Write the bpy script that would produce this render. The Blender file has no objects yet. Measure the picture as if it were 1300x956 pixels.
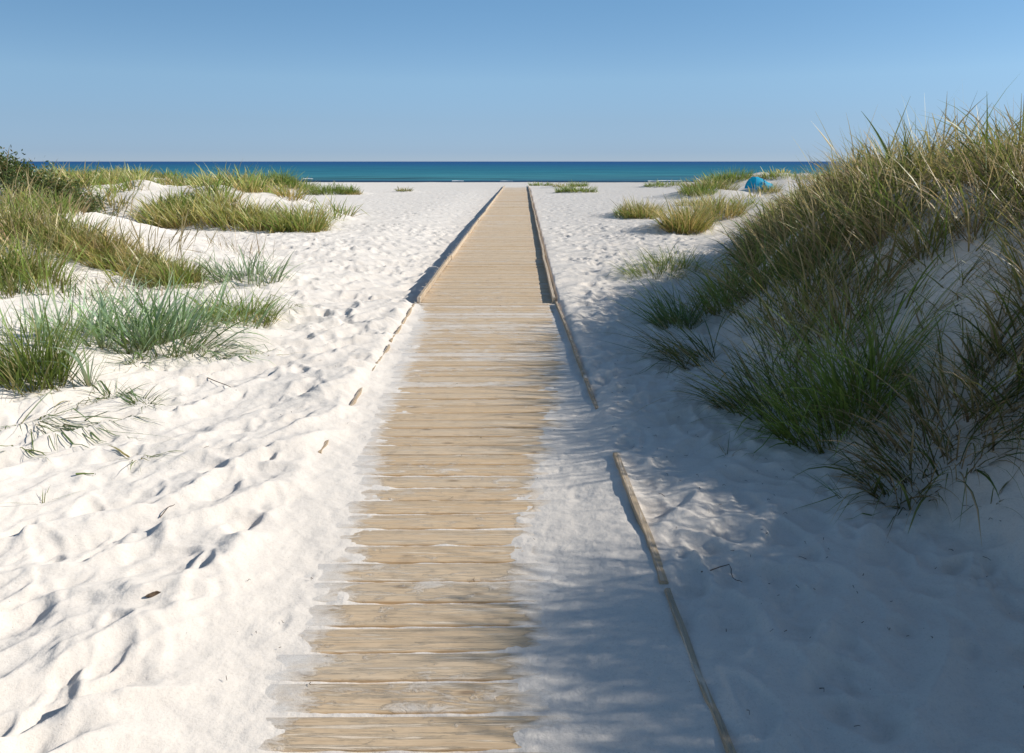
import bpy, math, random
import numpy as np

R = math.radians
rng = np.random.default_rng(7)
random.seed(7)
scene = bpy.context.scene
COL = scene.collection

# ------------------------------------------------------------------ maths helpers
def sstep(a, b, x):
    t = np.clip((np.asarray(x, float) - a) / (b - a), 0, 1)
    return t * t * (3 - 2 * t)

_perm = np.random.default_rng(3).permutation(4096)
_g = np.random.default_rng(4).uniform(0, 2 * math.pi, 4096)
_gx, _gy = np.cos(_g), np.sin(_g)
def perlin(x, y):
    x = np.asarray(x, float); y = np.asarray(y, float)
    xi = np.floor(x).astype(np.int64); yi = np.floor(y).astype(np.int64)
    xf = x - xi; yf = y - yi
    u = xf * xf * xf * (xf * (xf * 6 - 15) + 10); v = yf * yf * yf * (yf * (yf * 6 - 15) + 10)
    def gr(ix, iy, dx, dy):
        h = _perm[(_perm[ix & 4095] + iy) & 4095]
        return _gx[h] * dx + _gy[h] * dy
    a = gr(xi, yi, xf, yf); b = gr(xi + 1, yi, xf - 1, yf)
    c = gr(xi, yi + 1, xf, yf - 1); d = gr(xi + 1, yi + 1, xf - 1, yf - 1)
    return (a + (b - a) * u) * (1 - v) + (c + (d - c) * u) * v * 1.0
def fbm(x, y, o=3, ox=0.0):
    s = 0; a = 1.0; f = 1.0
    for i in range(o):
        s = s + a * perlin(x * f + ox + 17.3 * i, y * f + 9.1 * i + ox * .7); a *= .5; f *= 2.03
    return s

# ------------------------------------------------------------------ the lie of the land
SUN_AZ, SUN_EL = 97.0, 31.0         # clockwise from +Y (the way the path runs), degrees
def path_x(y):
    y = np.asarray(y, float)
    return np.where(y < 9, -.26 - .012 * (y - 3.9), -.321 + .0143 * (y - 9))
HALF = .86
def foot_x(y):  return np.interp(y, [-3, 0, 3, 4, 6, 8, 10, 12, 18, 25, 40], [2.4, 2.2, 2.0, 1.75, 1.72, 2.1, 2.75, 3.5, 5.6, 9.2, 16])
def crest_x(y): return np.interp(y, [-3, 0, 3, 5, 8, 12, 18, 25, 40], [3.9, 3.6, 3.40, 3.42, 3.75, 5.5, 8.6, 13, 20])
def crest_z(y): return np.interp(y, [-3, 0, 2.1, 2.65, 3.1, 3.7, 5.4, 7.4, 10, 13, 18, 25, 34, 42], [1.68, 1.76, 1.70, 1.38, 1.34, 1.50, 1.58, 1.46, 1.2, 1.0, .7, .48, .3, 0])  # nearest stretch, out of view, is shaped for the shadow it casts
MOUNDS = [  # centre, half axes, turn, height
    (-9.6, 13.0, 6.3, 2.9, -18, .98), (-14.5, 15.5, 5.5, 4.0, 0, .9), (-10.2, 15.5, 3.2, 1.9, 0, .60), (-9.0, 9.2, 4.8, 3.2, 0, .45),
    (-11.5, 22.8, 7.2, 3.6, 4, 1.02), (-6.9, 20.8, 3.0, 2.6, 20, .65), (-9.2, 20.4, 2.4, 1.8, 0, .25),
    (-15, 29, 8, 4, 0, .85), (-21, 25, 7, 6, 0, .95), (-16.5, 36, 5.5, 3.5, 0, .7), (-14.2, 45, 2.6, 2.0, 0, .5), (-22, 42, 8, 5, 0, .9),
    (-9.6, 40.5, 2.4, 1.6, 0, .28), (-6.1, 43, 1.3, 1.0, 0, .1),
    (4.2, 18.6, 1.5, 1.2, 0, .22), (4.0, 23.6, 1.6, 1.2, 0, .22), (6.0, 20.5, 2.6, 1.8, 0, .35), (9, 25, 4, 3, 0, .5),
    (9.5, 36, 3.2, 2.2, 0, .45), (17.5, 50, 7.5, 4.0, 0, .95), (14.5, 40, 4.5, 3.0, 0, .5), (25, 40, 9, 7, 0, 1.1),
    (10, 51, 2.0, 1.4, 0, .22), (3.0, 49, 2.4, 1.2, 0, .14), (3.6, 42, 1.6, 1.0, 0, .1),
    (-3.0, 7.95, 1.1, .7, 0, .12), (-3.1, 6.5, 1.6, .9, -10, .12), (-3.6, 5.4, .9, .7, 0, .14), (-3.5, 10.2, 1.2, .8, 0, .1),
    (2.1, 11.2, 1.2, .8, 30, .12),
]
def h_base(x, y):
    x = np.asarray(x, float); y = np.asarray(y, float)
    h = 0.02 * fbm(x * .35, y * .35, 2, 5.0)
    # right-hand dune
    f, c, z = foot_x(y), crest_x(y), crest_z(y)
    t = np.clip((x - f) / (c - f), 0, None)
    d = z * (sstep(-.12, 1.05, t)) * (1 - .4 * sstep(1.2, 3.2, t))
    bump = fbm(x * .8, y * .8, 3, 2.0) * .15 * sstep(.15, .6, t)
    h = h + d + bump * (z > .05)
    for (cx, cy, rx, ry, a, hh) in MOUNDS:
        ca, sa = math.cos(R(a)), math.sin(R(a))
        u = ((x - cx) * ca + (y - cy) * sa) / rx; v = (-(x - cx) * sa + (y - cy) * ca) / ry
        r2 = u * u + v * v
        if hh > .3:
            w = 1 + .22 * perlin(x * .45 + cx, y * .45 + cy)
            r2 = r2 * w
        h = h + hh * np.clip(1 - r2, 0, 1) ** 1.6 * (1 + (.25 * perlin(x * .9, y * .9) if hh > .3 else 0))
    # left flank swells a little
    h = h + .10 * sstep(-2.2, -5.5, x) * sstep(14, 8, y)
    # the beach falls to the sea
    h = h - 1.7 * sstep(63, 82, y + 1.2 * perlin(x * .08, 3.3)) - 1.2 * sstep(80, 125, y)
    # along the boardwalk
    u = x - path_x(y); au = np.abs(u)
    near = sstep(9.05, 8.75, y)
    beside = sstep(2.2, .95, au) * sstep(62, 52, y)
    h = h * (1 - beside * .85)
    left = np.interp(y, [8.7, 9.1, 14, 25, 40, 50, 55], [.046, -.16, -.20, -.16, -.09, -.02, .0])
    right = np.interp(y, [2.4, 2.8, 3.8, 4.2, 8.7, 9.1, 14, 30, 50, 55], [.045, .035, .035, .045, .045, .062, .03, .0, .0, .0])
    side = np.where(u < 0, left, right)
    wide = np.where((u < 0) & (y > 8.8), sstep(3.2, 1.1, au), sstep(1.9, .95, au))
    h = h + side * wide
    return h
def over_edges(y):
    """where the blown sand begins to lie on the planks, left and right of the path's axis"""
    ul = np.interp(y, [1, 2.5, 3, 4, 5, 7, 8.3, 8.8], [-.56, -.60, -.62, -.67, -.72, -.77, -.84, -.97])
    ur = np.interp(y, [1, 2.5, 3.2, 4, 4.6, 5.4, 6.2, 7.5, 8.8], [.42, .43, .45, .55, .66, .76, .86, .93, .98])
    return ul, ur
def h_full(x, y):
    x = np.asarray(x, float); y = np.asarray(y, float)
    h = h_base(x, y)
    u = x - path_x(y); au = np.abs(u)
    on = sstep(HALF + np.where(y < 8.9, .10, .035), HALF - .02, au) * (y > .2) * (y < 53.5)
    ul, ur = over_edges(y)
    wob = .10 * fbm(x * 2.2, y * 2.2, 3, 11.0)
    over = np.maximum(ul + wob - u, u - (ur + wob))
    lie = -.0080 + .0065 * sstep(-.34, -.10, over) + .046 * sstep(-.12, .36, over) + .0045 * fbm(x * 7, y * 7, 2, 1.0) + .003 * fbm(x * 2, y * 16, 2, 6.0)
    under = np.where(y < 8.9, lie, -.12 + .14 * sstep(48.5, 52.5, y))
    return h * (1 - on) + under * on

# ------------------------------------------------------------------ mesh helpers
def tag(o, label=None, cat=None, group=None, kind=None):
    if label: o['label'] = label
    if cat: o['category'] = cat
    if group: o['group'] = group
    if kind: o['kind'] = kind
    return o
def mesh_obj(name, V, F, mat, loc=(0, 0, 0), parent=None, attrs=None, smooth=True):
    V = np.asarray(V, np.float32) - np.asarray(loc, np.float32)
    me = bpy.data.meshes.new(name)
    F = np.asarray(F, np.int32); k = F.shape[1]
    me.vertices.add(len(V)); me.vertices.foreach_set('co', V.ravel())
    me.loops.add(F.size); me.loops.foreach_set('vertex_index', F.ravel())
    me.polygons.add(len(F)); me.polygons.foreach_set('loop_start', np.arange(0, F.size, k, dtype=np.int32))
    me.update(calc_edges=True)
    me.polygons.foreach_set('use_smooth', np.full(len(F), smooth))
    for n, a in (attrs or {}).items():
        a = np.asarray(a, np.float32)
        if a.ndim == 1:
            at = me.attributes.new(n, 'FLOAT', 'POINT'); at.data.foreach_set('value', a)
        else:
            at = me.attributes.new(n, 'FLOAT_COLOR', 'POINT')
            if a.shape[1] == 3: a = np.c_[a, np.ones(len(a))].astype(np.float32)
            at.data.foreach_set('color', a.ravel())
    me.validate(); me.update()
    o = bpy.data.objects.new(name, me); COL.objects.link(o)
    me.materials.append(mat)
    if parent is not None:
        o.parent = parent
        o.location = tuple(np.asarray(loc, float) - np.asarray(parent['base'] if 'base' in parent else parent.location, float))
    else: o.location = loc
    return o
def empty(name, loc):
    o = bpy.data.objects.new(name, None); COL.objects.link(o); o.location = loc; o.empty_display_size = .1
    return o

# ------------------------------------------------------------------ materials
class NT:
    def __init__(s, name):
        s.m = bpy.data.materials.new(name); s.m.use_nodes = True; s.t = s.m.node_tree; s.t.nodes.clear()
        s.out = s.n('ShaderNodeOutputMaterial')
    def n(s, typ, **kw):
        n = s.t.nodes.new(typ)
        for k, v in kw.items():
            if k.startswith('_'): setattr(n, k[1:], v)
            else:
                key = int(k[1:]) if k[0] == 'i' and k[1:].isdigit() else k.replace('__', ' ')
                s.set(n.inputs[key], v)
        return n
    def set(s, inp, v):
        if isinstance(v, bpy.types.NodeSocket): s.t.links.new(v, inp)
        else: inp.default_value = v
    def math(s, op, a, b=None, clamp=False):
        n = s.n('ShaderNodeMath', _operation=op, _use_clamp=clamp, i0=a)
        if b is not None: s.set(n.inputs[1], b)
        return n.outputs[0]
    def ramp(s, fac, stops, interp='LINEAR'):
        n = s.n('ShaderNodeValToRGB', Fac=fac); cr = n.color_ramp; cr.interpolation = interp
        while len(cr.elements) < len(stops): cr.elements.new(.5)
        for e, (p, c) in zip(cr.elements, stops): e.position = p; e.color = (*c, 1) if len(c) == 3 else c
        return n.outputs[0]
    def noise(s, vec, scale, detail=3, rough=.55, **kw):
        return s.n('ShaderNodeTexNoise', Vector=vec, Scale=scale, Detail=detail, Roughness=rough, **kw)
    def mapping(s, vec, sc=(1, 1, 1), loc=(0, 0, 0), rot=(0, 0, 0)):
        return s.n('ShaderNodeMapping', Vector=vec, Scale=sc, Location=loc, Rotation=rot).outputs[0]
    def mix(s, fac, a, b, blend='MIX'):
        n = s.n('ShaderNodeMix', _data_type='RGBA', _blend_type=blend)
        s.set(n.inputs[0], fac); s.set(n.inputs[6], a); s.set(n.inputs[7], b); return n.outputs[2]

def pos(t): return t.n('ShaderNodeNewGeometry').outputs['Position']

SAND_A, SAND_B = (.76, .695, .62, 1), (.83, .77, .695, 1)
def mat_sand():
    t = NT('white_sand'); p = pos(t)
    big = t.noise(p, .7, 4).outputs['Fac']; fine = t.noise(p, 260, 2, .7).outputs['Fac']; mid = t.noise(p, 14, 4, .6).outputs['Fac']
    c = t.mix(big, SAND_A, SAND_B)
    c = t.mix(t.math('MULTIPLY', t.ramp(fine, [(.33, (1, 1, 1)), (.5, (0, 0, 0))]), .16), c, (.42, .37, .32, 1))
    c = t.mix(t.math('MULTIPLY', t.ramp(mid, [(.30, (1, 1, 1)), (.5, (0, 0, 0))]), .10), c, (.60, .54, .475, 1))
    grain = t.noise(p, 95, 3, .75).outputs['Fac']
    c = t.mix(t.math('MULTIPLY', t.ramp(grain, [(.34, (1, 1, 1)), (.47, (0, 0, 0))]), .22), c, (.47, .41, .345, 1))
    # dark specks of shell and weed
    sp = t.n('ShaderNodeTexVoronoi', Vector=p, Scale=38.0)
    speck = t.math('MULTIPLY', t.math('LESS_THAN', sp.outputs['Distance'], .07), t.math('GREATER_THAN', t.n('ShaderNodeSeparateColor', Color=sp.outputs['Color']).outputs[0], .93))
    c = t.mix(t.math('MULTIPLY', speck, .75), c, (.12, .09, .06, 1))
    b1 = t.n('ShaderNodeBump', Strength=.30, Distance=.004, Height=fine)
    b2 = t.n('ShaderNodeBump', Strength=.55, Distance=.018, Height=mid, Normal=b1.outputs[0])
    b3 = t.n('ShaderNodeBump', Strength=.5, Distance=.05, Height=t.noise(p, 4.2, 3, .5).outputs['Fac'], Normal=b2.outputs[0])
    s = t.n('ShaderNodeBsdfDiffuse', Color=c, Roughness=.6, Normal=b3.outputs[0])
    t.t.links.new(s.outputs[0], t.out.inputs[0]); return t.m

def mat_wood(name, dusty=True, dark=(.55, .375, .22), light=(.86, .655, .425)):
    t = NT(name); p = pos(t)
    tint = t.n('ShaderNodeAttribute', _attribute_name='tint').outputs['Fac']
    dust = t.n('ShaderNodeAttribute', _attribute_name='dust').outputs['Fac']
    off = t.n('ShaderNodeCombineXYZ', X=t.math('MULTIPLY', tint, 37.0), Y=0.0, Z=t.math('MULTIPLY', tint, 91.0)).outputs[0]
    pv = t.n('ShaderNodeVectorMath', _operation='ADD'); t.set(pv.inputs[0], p); t.set(pv.inputs[1], off)
    pv = pv.outputs[0]
    along = (2.0, 60, 60) if dusty else (60, 2.0, 60)
    g1 = t.noise(t.mapping(pv, along), 1.0, 7, .68, Distortion=1.2).outputs['Fac']
    g2 = t.noise(t.mapping(pv, (along[0] * 4, along[1] * 3, along[2] * 3)), 1.0, 4, .65, Distortion=.5).outputs['Fac']
    blot = t.noise(pv, 5.5, 5, .62).outputs['Fac']
    c = t.ramp(g1, [(.34, dark), (.47, tuple(.5 * (a + b) for a, b in zip(dark, light))), (.60, light)])
    c = t.mix(t.math('MULTIPLY', t.ramp(g2, [(.36, (1, 1, 1)), (.46, (0, 0, 0))]), .38), c, (.24, .165, .10, 1))
    c = t.mix(t.math('MULTIPLY', tint, .5), c, (.72, .60, .45, 1))
    c = t.mix(t.ramp(blot, [(.45, (0, 0, 0)), (.70, (.6, .6, .6))]), c, (.68, .50, .31, 1))
    c = t.mix(t.ramp(t.noise(pv, 9.0, 4, .6).outputs['Fac'], [(.30, (.40, .40, .40)), (.42, (0, 0, 0))]), c, (.38, .29, .20, 1))
    kn = t.n('ShaderNodeTexVoronoi', Vector=t.mapping(pv, (3.2, 9, 1)), Scale=1.0)
    c = t.mix(t.math('MULTIPLY', t.ramp(kn.outputs['Distance'], [(.06, (1, 1, 1)), (.15, (0, 0, 0))]), .6), c, (.14, .08, .045, 1))
    # dry sand blown over the wood, streaked along the planks
    d1 = t.noise(t.mapping(p, (7, 20, 7)), 1.0, 8, .74, Distortion=.8).outputs['Fac']
    d2 = t.noise(t.mapping(p, (2.0, 3.4, 1)), 1.0, 4, .6).outputs['Fac']
    dd = t.math('ADD', t.math('ADD', t.math('MULTIPLY', d1, .86), t.math('MULTIPLY', d2, .48)), dust)
    fac = t.ramp(dd, [(.64, (0, 0, 0)), (.69, (.42, .42, .42)), (.76, (.66, .66, .66)), (.96, (1, 1, 1))])
    fac = t.math('MAXIMUM', fac, t.math('MULTIPLY', t.ramp(g1, [(.52, (0, 0, 0)), (.60, (1, 1, 1))]), .35))
    bare = t.math('MULTIPLY', t.n('ShaderNodeAttribute', _attribute_name='bare').outputs['Fac'], .75)
    gr = t.noise(p, 240, 2, .7).outputs['Fac']; gm = t.noise(p, 17, 5, .65).outputs['Fac']
    sc = t.mix(t.ramp(gr, [(.35, (0, 0, 0)), (.55, (1, 1, 1))]), (.68, .62, .55, 1), (.82, .76, .685, 1))
    sc = t.mix(t.ramp(gm, [(.32, (.45, .45, .45)), (.5, (0, 0, 0))]), sc, (.60, .52, .43, 1))
    c = t.mix(fac, c, sc)
    c = t.mix(bare, c, (.52, .32, .15, 1))
    b = t.n('ShaderNodeBump', Strength=.4, Distance=.004, Height=g1)
    b = t.n('ShaderNodeBump', Strength=.5, Distance=.007, Height=fac, Normal=b.outputs[0])
    b = t.n('ShaderNodeBump', Strength=.4, Distance=.008, Height=t.math('MULTIPLY', gm, fac), Normal=b.outputs[0])
    s = t.n('ShaderNodeBsdfPrincipled', Base__Color=c, Roughness=.85, Normal=b.outputs[0])
    s.inputs['Specular IOR Level'].default_value = .2
    t.t.links.new(s.outputs[0], t.out.inputs[0]); return t.m

def mat_blade(name, trans=.35):
    t = NT(name)
    c = t.n('ShaderNodeAttribute', _attribute_name='Col').outputs['Color']
    d = t.n('ShaderNodeBsdfDiffuse', Color=c); tr = t.n('ShaderNodeBsdfTranslucent', Color=t.mix(.25, c, (.30, .34, .04, 1)))
    m = t.n('ShaderNodeMixShader', Fac=trans); t.set(m.inputs[1], d.outputs[0]); t.set(m.inputs[2], tr.outputs[0])
    gl = t.n('ShaderNodeBsdfGlossy', Roughness=.42, Color=(.9, .9, .85, 1))
    m2 = t.n('ShaderNodeMixShader', Fac=.045); t.set(m2.inputs[1], m.outputs[0]); t.set(m2.inputs[2], gl.outputs[0])
    t.t.links.new(m2.outputs[0], t.out.inputs[0]); return t.m

def mat_sea():
    t = NT('sea_water'); p = pos(t)
    sx = t.n('ShaderNodeSeparateXYZ', Vector=p)
    q = t.math('DIVIDE', 100.0, sx.outputs['Y'])
    n1 = t.noise(t.mapping(p, (.012, .05, 1)), 1.0, 5, .6).outputs['Fac']
    n2 = t.noise(t.mapping(p, (.05, .5, 1)), 1.0, 4, .65).outputs['Fac']
    qq = t.math('ADD', q, t.math('MULTIPLY', t.math('SUBTRACT', n1, .5), t.math('MULTIPLY', q, .9)))
    c = t.ramp(qq, [(0, (.022, .092, .265)), (.10, (.014, .105, .275)), (.26, (.018, .160, .270)), (.50, (.028, .205, .275)),
                    (.78, (.060, .270, .310)), (.90, (.045, .140, .220)), (.97, (.010, .030, .085))])
    c = t.mix(t.math('MULTIPLY', t.ramp(n2, [(.38, (1, 1, 1)), (.55, (0, 0, 0))]), .5), c, (.012, .06, .12, 1))
    c = t.mix(t.math('MULTIPLY', t.ramp(n2, [(.58, (0, 0, 0)), (.75, (1, 1, 1))]), .25), c, (.10, .27, .30, 1))
    # weed lying in the shallows
    w = t.noise(t.mapping(p, (.025, .16, 1), (4, 0, 0)), 1.0, 4, .6).outputs['Fac']
    wf = t.math('MULTIPLY', t.ramp(w, [(.50, (0, 0, 0)), (.60, (1, 1, 1))]), t.ramp(q, [(.72, (0, 0, 0)), (.9, (1, 1, 1))]))
    c = t.mix(t.math('MULTIPLY', wf, .75), c, (.020, .045, .055, 1))
    b = t.n('ShaderNodeBump', Strength=.6, Distance=.3, Height=t.noise(t.mapping(p, (.25, .9, 1)), 1.0, 4, .6).outputs['Fac'])
    d = t.n('ShaderNodeBsdfDiffuse', Color=c, Normal=b.outputs[0]); g = t.n('ShaderNodeBsdfGlossy', Roughness=.25, Normal=b.outputs[0])
    m = t.n('ShaderNodeMixShader', Fac=.10); t.set(m.inputs[1], d.outputs[0]); t.set(m.inputs[2], g.outputs[0])
    t.t.links.new(m.outputs[0], t.out.inputs[0]); return t.m

def mat_plain(name, col, rough=.7, var=.25, scale=20, trans=0):
    t = NT(name); p = pos(t)
    n = t.noise(p, scale, 4).outputs['Fac']
    c = t.mix(n, tuple(v * (1 - var) for v in col) + (1,), tuple(min(1, v * (1 + var)) for v in col) + (1,))
    s = t.n('ShaderNodeBsdfPrincipled', Base__Color=c, Roughness=rough)
    sh = s.outputs[0]
    if trans:
        tr = t.n('ShaderNodeBsdfTranslucent', Color=c); m = t.n('ShaderNodeMixShader', Fac=trans)
        t.set(m.inputs[1], sh); t.set(m.inputs[2], tr.outputs[0]); sh = m.outputs[0]
    t.t.links.new(sh, t.out.inputs[0]); return t.m

M_SAND = mat_sand(); M_PLANK = mat_wood('weathered_plank'); M_RAIL = mat_wood('weathered_rail', False, (.26, .19, .12), (.50, .39, .27))
M_BLADE = mat_blade('grass_blades', .48); M_LEAF = mat_blade('shrub_leaves', .3); M_SEA = mat_sea()
M_FOAM = mat_plain('sea_foam', (.75, .78, .8), .8, .08); M_WEED = mat_plain('washed_up_weed', (.035, .03, .02), .9, .4, 3)
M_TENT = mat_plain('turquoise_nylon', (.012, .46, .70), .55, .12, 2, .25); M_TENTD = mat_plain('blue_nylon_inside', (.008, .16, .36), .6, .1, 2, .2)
M_TWIG = mat_plain('dead_twig', (.10, .065, .04), .9, .4, 60); M_BARK = mat_plain('shrub_bark', (.10, .07, .05), .9, .3, 40)
M_POLE = mat_plain('pale_pole', (.55, .55, .52), .6, .1, 5)

# ------------------------------------------------------------------ sand
def build_ground():
    ys = [-2.5]
    while ys[-1] < 130: ys.append(ys[-1] + max(.0105, .0040 * ys[-1]) * (1 if ys[-1] > 1.4 else 2.5))
    ys = np.array(ys)
    core = np.linspace(-1, 1, 1000); k = np.linspace(0, 1, 26)[1:]
    ext = 1 + 4 * k ** 2
    tt = np.r_[-ext[::-1], core, ext]
    w = 2.9 + .80 * np.clip(ys, 0, None)
    X = tt[None, :] * w[:, None]; Y = np.repeat(ys[:, None], len(tt), 1)
    Z = h_full(X, Y); Z0 = Z.copy()
    u = np.abs(X - path_x(Y))
    board = sstep(1.02, .70, u) * (Y < 54)                       # where the planks are
    dune = sstep(-.05, .4, (X - foot_x(Y)) / (crest_x(Y) - foot_x(Y)))
    rough = (1 - board) * (1 - .6 * dune) * sstep(70, 60, Y)
    # wind and foot worked ridges, running forward-right on the left, softer on the right
    a = R(48); ca, sa = math.cos(a), math.sin(a)
    P = X * ca + Y * sa; Q = -X * sa + Y * ca
    wx = .25 * fbm(X * 1.3, Y * 1.3, 2, 8.0)
    rn = perlin(P * .62 + wx, Q * 2.5 + wx * 2.2); rn2 = perlin(P * 1.5 + 7 + wx, Q * 5.0 + 3 + wx)
    ridge = (1 - np.abs(rn) * 2.0) ** 2 * .062 + (1 - np.abs(rn2) * 2.0) ** 2 * .018
    amp = np.where(X < 0, 1.0, .45) * sstep(30, 12, Y)
    Z += rough * amp * ridge
    Z += rough * .018 * fbm(X * 2.6, Y * 2.6, 3, 21.0) * sstep(60, 20, Y)
    Z += rough * .012 * fbm(X * 9, Y * 9, 2, 31.0) * sstep(12, 5, Y)
    Z += (1 - rough) * (.0035 * fbm(X * 14, Y * 14, 3, 41.0) + .004 * fbm(X * 5, Y * 5, 2, 61.0)) * sstep(10, 4, Y)
    Z += dune * .02 * fbm(X * 5, Y * 5, 3, 51.0) * sstep(30, 10, Y)
    # footprints
    def stamp(fx, fy, ang, ln, wd, dp):
        j0, j1 = np.searchsorted(ys, [fy - ln * 1.7, fy + ln * 1.7])
        if j1 - j0 < 2: return
        wy = 2.9 + .80 * max(fy, 0)
        i0, i1 = np.searchsorted(tt, [(fx - ln * 1.7) / wy - .01, (fx + ln * 1.7) / wy + .01])
        if i1 - i0 < 2: return
        x = X[j0:j1, i0:i1] - fx; y = Y[j0:j1, i0:i1] - fy
        s, c = math.sin(ang), math.cos(ang)
        p = (x * s + y * c) / ln; q = (x * c - y * s) / wd
        q = q * (1 + .35 * p) + .25 * p * p                      # broader ball, narrower heel, a curve
        r = np.sqrt(p * p + q * q)
        pit = -sstep(1.10, rng.uniform(.3, .62), r) * (1 - .35 * p) + .42 * np.exp(-((r - 1.3) / .26) ** 2) * (1 + .5 * p)
        Z[j0:j1, i0:i1] += dp * pit * rough[j0:j1, i0:i1]
    for n, (x0, x1, y0, y1), d in ((260, (-4.2, -1.1, 1.2, 8), .62), (950, (-6.5, -1.2, 7, 20), 1), (1500, (-11, -1, 18, 46), 1),
                                   (240, (.65, 2.3, 1.2, 9), .8), (420, (.9, 4.0, 8, 20), 1), (1100, (1.0, 9, 16, 46), 1), (400, (-9, 8, 44, 60), .8),
                                   (40, (-4.5, -3, 1.5, 4), .7), (320, (-5, -1.2, 1.2, 7), -1), (160, (.7, 2.6, 1.2, 7), -1)):
        for _ in range(n):
            fx, fy = rng.uniform(x0, x1), rng.uniform(y0, y1)
            jj = min(int(np.searchsorted(ys, fy)), len(ys) - 1); ii = int(np.searchsorted(tt, fx / (2.9 + .8 * max(fy, 0))))
            if Z0[jj, ii] > .34 and fy < 40: continue
            ang = rng.normal(.12, .45) if rng.random() < .8 else rng.uniform(0, 3.14)
            if d < 0: stamp(fx, fy, rng.normal(.6, .5), rng.uniform(.05, .11), rng.uniform(.03, .05), rng.uniform(.006, .014))
            else: stamp(fx, fy, ang, rng.uniform(.10, .20), rng.uniform(.055, .10), rng.uniform(.010, .028) * d)
    # small scuffs on the thin sand over the boards
    for _ in range(60):
        fx, fy = rng.choice([rng.uniform(-1.2, -.85), rng.uniform(.15, .55)]), rng.uniform(1.8, 6)
        j0, j1 = np.searchsorted(ys, [fy - .12, fy + .12]); wy = 2.9 + .8 * fy
        i0, i1 = np.searchsorted(tt, [(fx - .12) / wy, (fx + .12) / wy])
        x = X[j0:j1, i0:i1] - fx; y = Y[j0:j1, i0:i1] - fy; r = np.hypot(x / rng.uniform(.02, .045), y / rng.uniform(.03, .08))
        Z[j0:j1, i0:i1] += rng.uniform(.002, .005) * (-sstep(1, .2, r) + .25 * np.exp(-((r - 1.2) / .25) ** 2))
    ny, nx = X.shape
    idx = np.arange(ny * nx).reshape(ny, nx)
    F = np.stack([idx[:-1, :-1], idx[:-1, 1:], idx[1:, 1:], idx[1:, :-1]], -1).reshape(-1, 4)
    o = mesh_obj('sand_ground', np.stack([X, Y, Z], -1).reshape(-1, 3), F, M_SAND)
    tag(o, kind='structure')
    def lookup(x, y):
        x = np.asarray(x, float); y = np.asarray(y, float)
        jf = np.interp(y, ys, np.arange(len(ys))); tf = np.interp(x / (2.9 + .80 * np.clip(y, 0, None)), tt, np.arange(len(tt)))
        j = np.clip(jf.astype(int), 0, len(ys) - 2); i = np.clip(tf.astype(int), 0, len(tt) - 2); a = jf - j; b = tf - i
        return (Z[j, i] * (1 - b) + Z[j, i + 1] * b) * (1 - a) + (Z[j + 1, i] * (1 - b) + Z[j + 1, i + 1] * b) * a
    return lookup
h_full = h_base = build_ground()        # from here on the built sand itself is asked for its height

# ------------------------------------------------------------------ sea
def build_sea():
    ys = [64.0]
    while ys[-1] < 400: ys.append(ys[-1] + max(.35, .005 * ys[-1] * (1 + (ys[-1] > 200))))
    while ys[-1] < 60000: ys.append(ys[-1] * 1.25)
    ys = np.array(ys); tt = np.linspace(-1, 1, 240); tt = np.sign(tt) * np.abs(tt) ** 1.2
    w = 90 + 1.6 * ys
    X = tt[None, :] * w[:, None]; Y = np.repeat(ys[:, None], len(tt), 1)
    Z = -.80 + .10 * perlin(X * .03, Y * .22) * sstep(500, 150, Y) + .05 * perlin(X * .09 + 5, Y * .5) * sstep(300, 100, Y)
    ny, nx = X.shape; idx = np.arange(ny * nx).reshape(ny, nx)
    F = np.stack([idx[:-1, :-1], idx[:-1, 1:], idx[1:, 1:], idx[1:, :-1]], -1).reshape(-1, 4)
    o = tag(mesh_obj('sea', np.stack([X, Y, Z], -1).reshape(-1, 3), F, M_SEA), kind='structure')
    surf = [(33, 113, 1.2, .07), (-30, 112, .8, .05)] + [(rng.uniform(-75, 75), rng.uniform(96, 106), rng.uniform(.5, 1.8), rng.uniform(.008, .02)) for _ in range(6)]
    for (fx, fy, ln, fh) in surf:
        n = 14; V = []; Fc = []
        for i in range(n):
            s = i / (n - 1); x = fx + (s - .5) * ln * 2; hgt = fh * math.sin(math.pi * s) ** .6 * (.6 + .5 * rng.random()) + .02
            yy = fy + .6 * math.sin(s * 5)
            V += [(x, yy - .5, -.80), (x, yy - .12, -.76 + hgt), (x, yy + .4, -.80)]
        for i in range(n - 1):
            b = i * 3; Fc += [(b, b + 3, b + 4, b + 1), (b + 1, b + 4, b + 5, b + 2)]
        f = mesh_obj('foam_crest', V, Fc, M_FOAM); f.parent = o
    return o
build_sea()
# weed lying along the water's edge
def build_weed():
    V = []; F = []
    for _ in range(420):
        x = rng.uniform(-62, 62); y = 68.2 + 1.2 * perlin(x * .08, 3.3) * -1 + rng.normal(0, .35)
        z = float(h_full(x, y)); s = rng.uniform(.12, .5); b = len(V); n = 7
        V.append((x, y, z + s * .3))
        for i in range(n):
            a = i / n * 6.283; V.append((x + math.cos(a) * s * rng.uniform(.8, 2.2), y + math.sin(a) * s * rng.uniform(.4, .8), z - .02))
        F += [(b, b + 1 + i, b + 1 + (i + 1) % n) for i in range(n)]
    o = mesh_obj('seaweed', V, F, M_WEED, smooth=False)
    tag(o, 'dark band of seaweed washed up along the water line', 'seaweed', kind='stuff')
build_weed()

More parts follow.
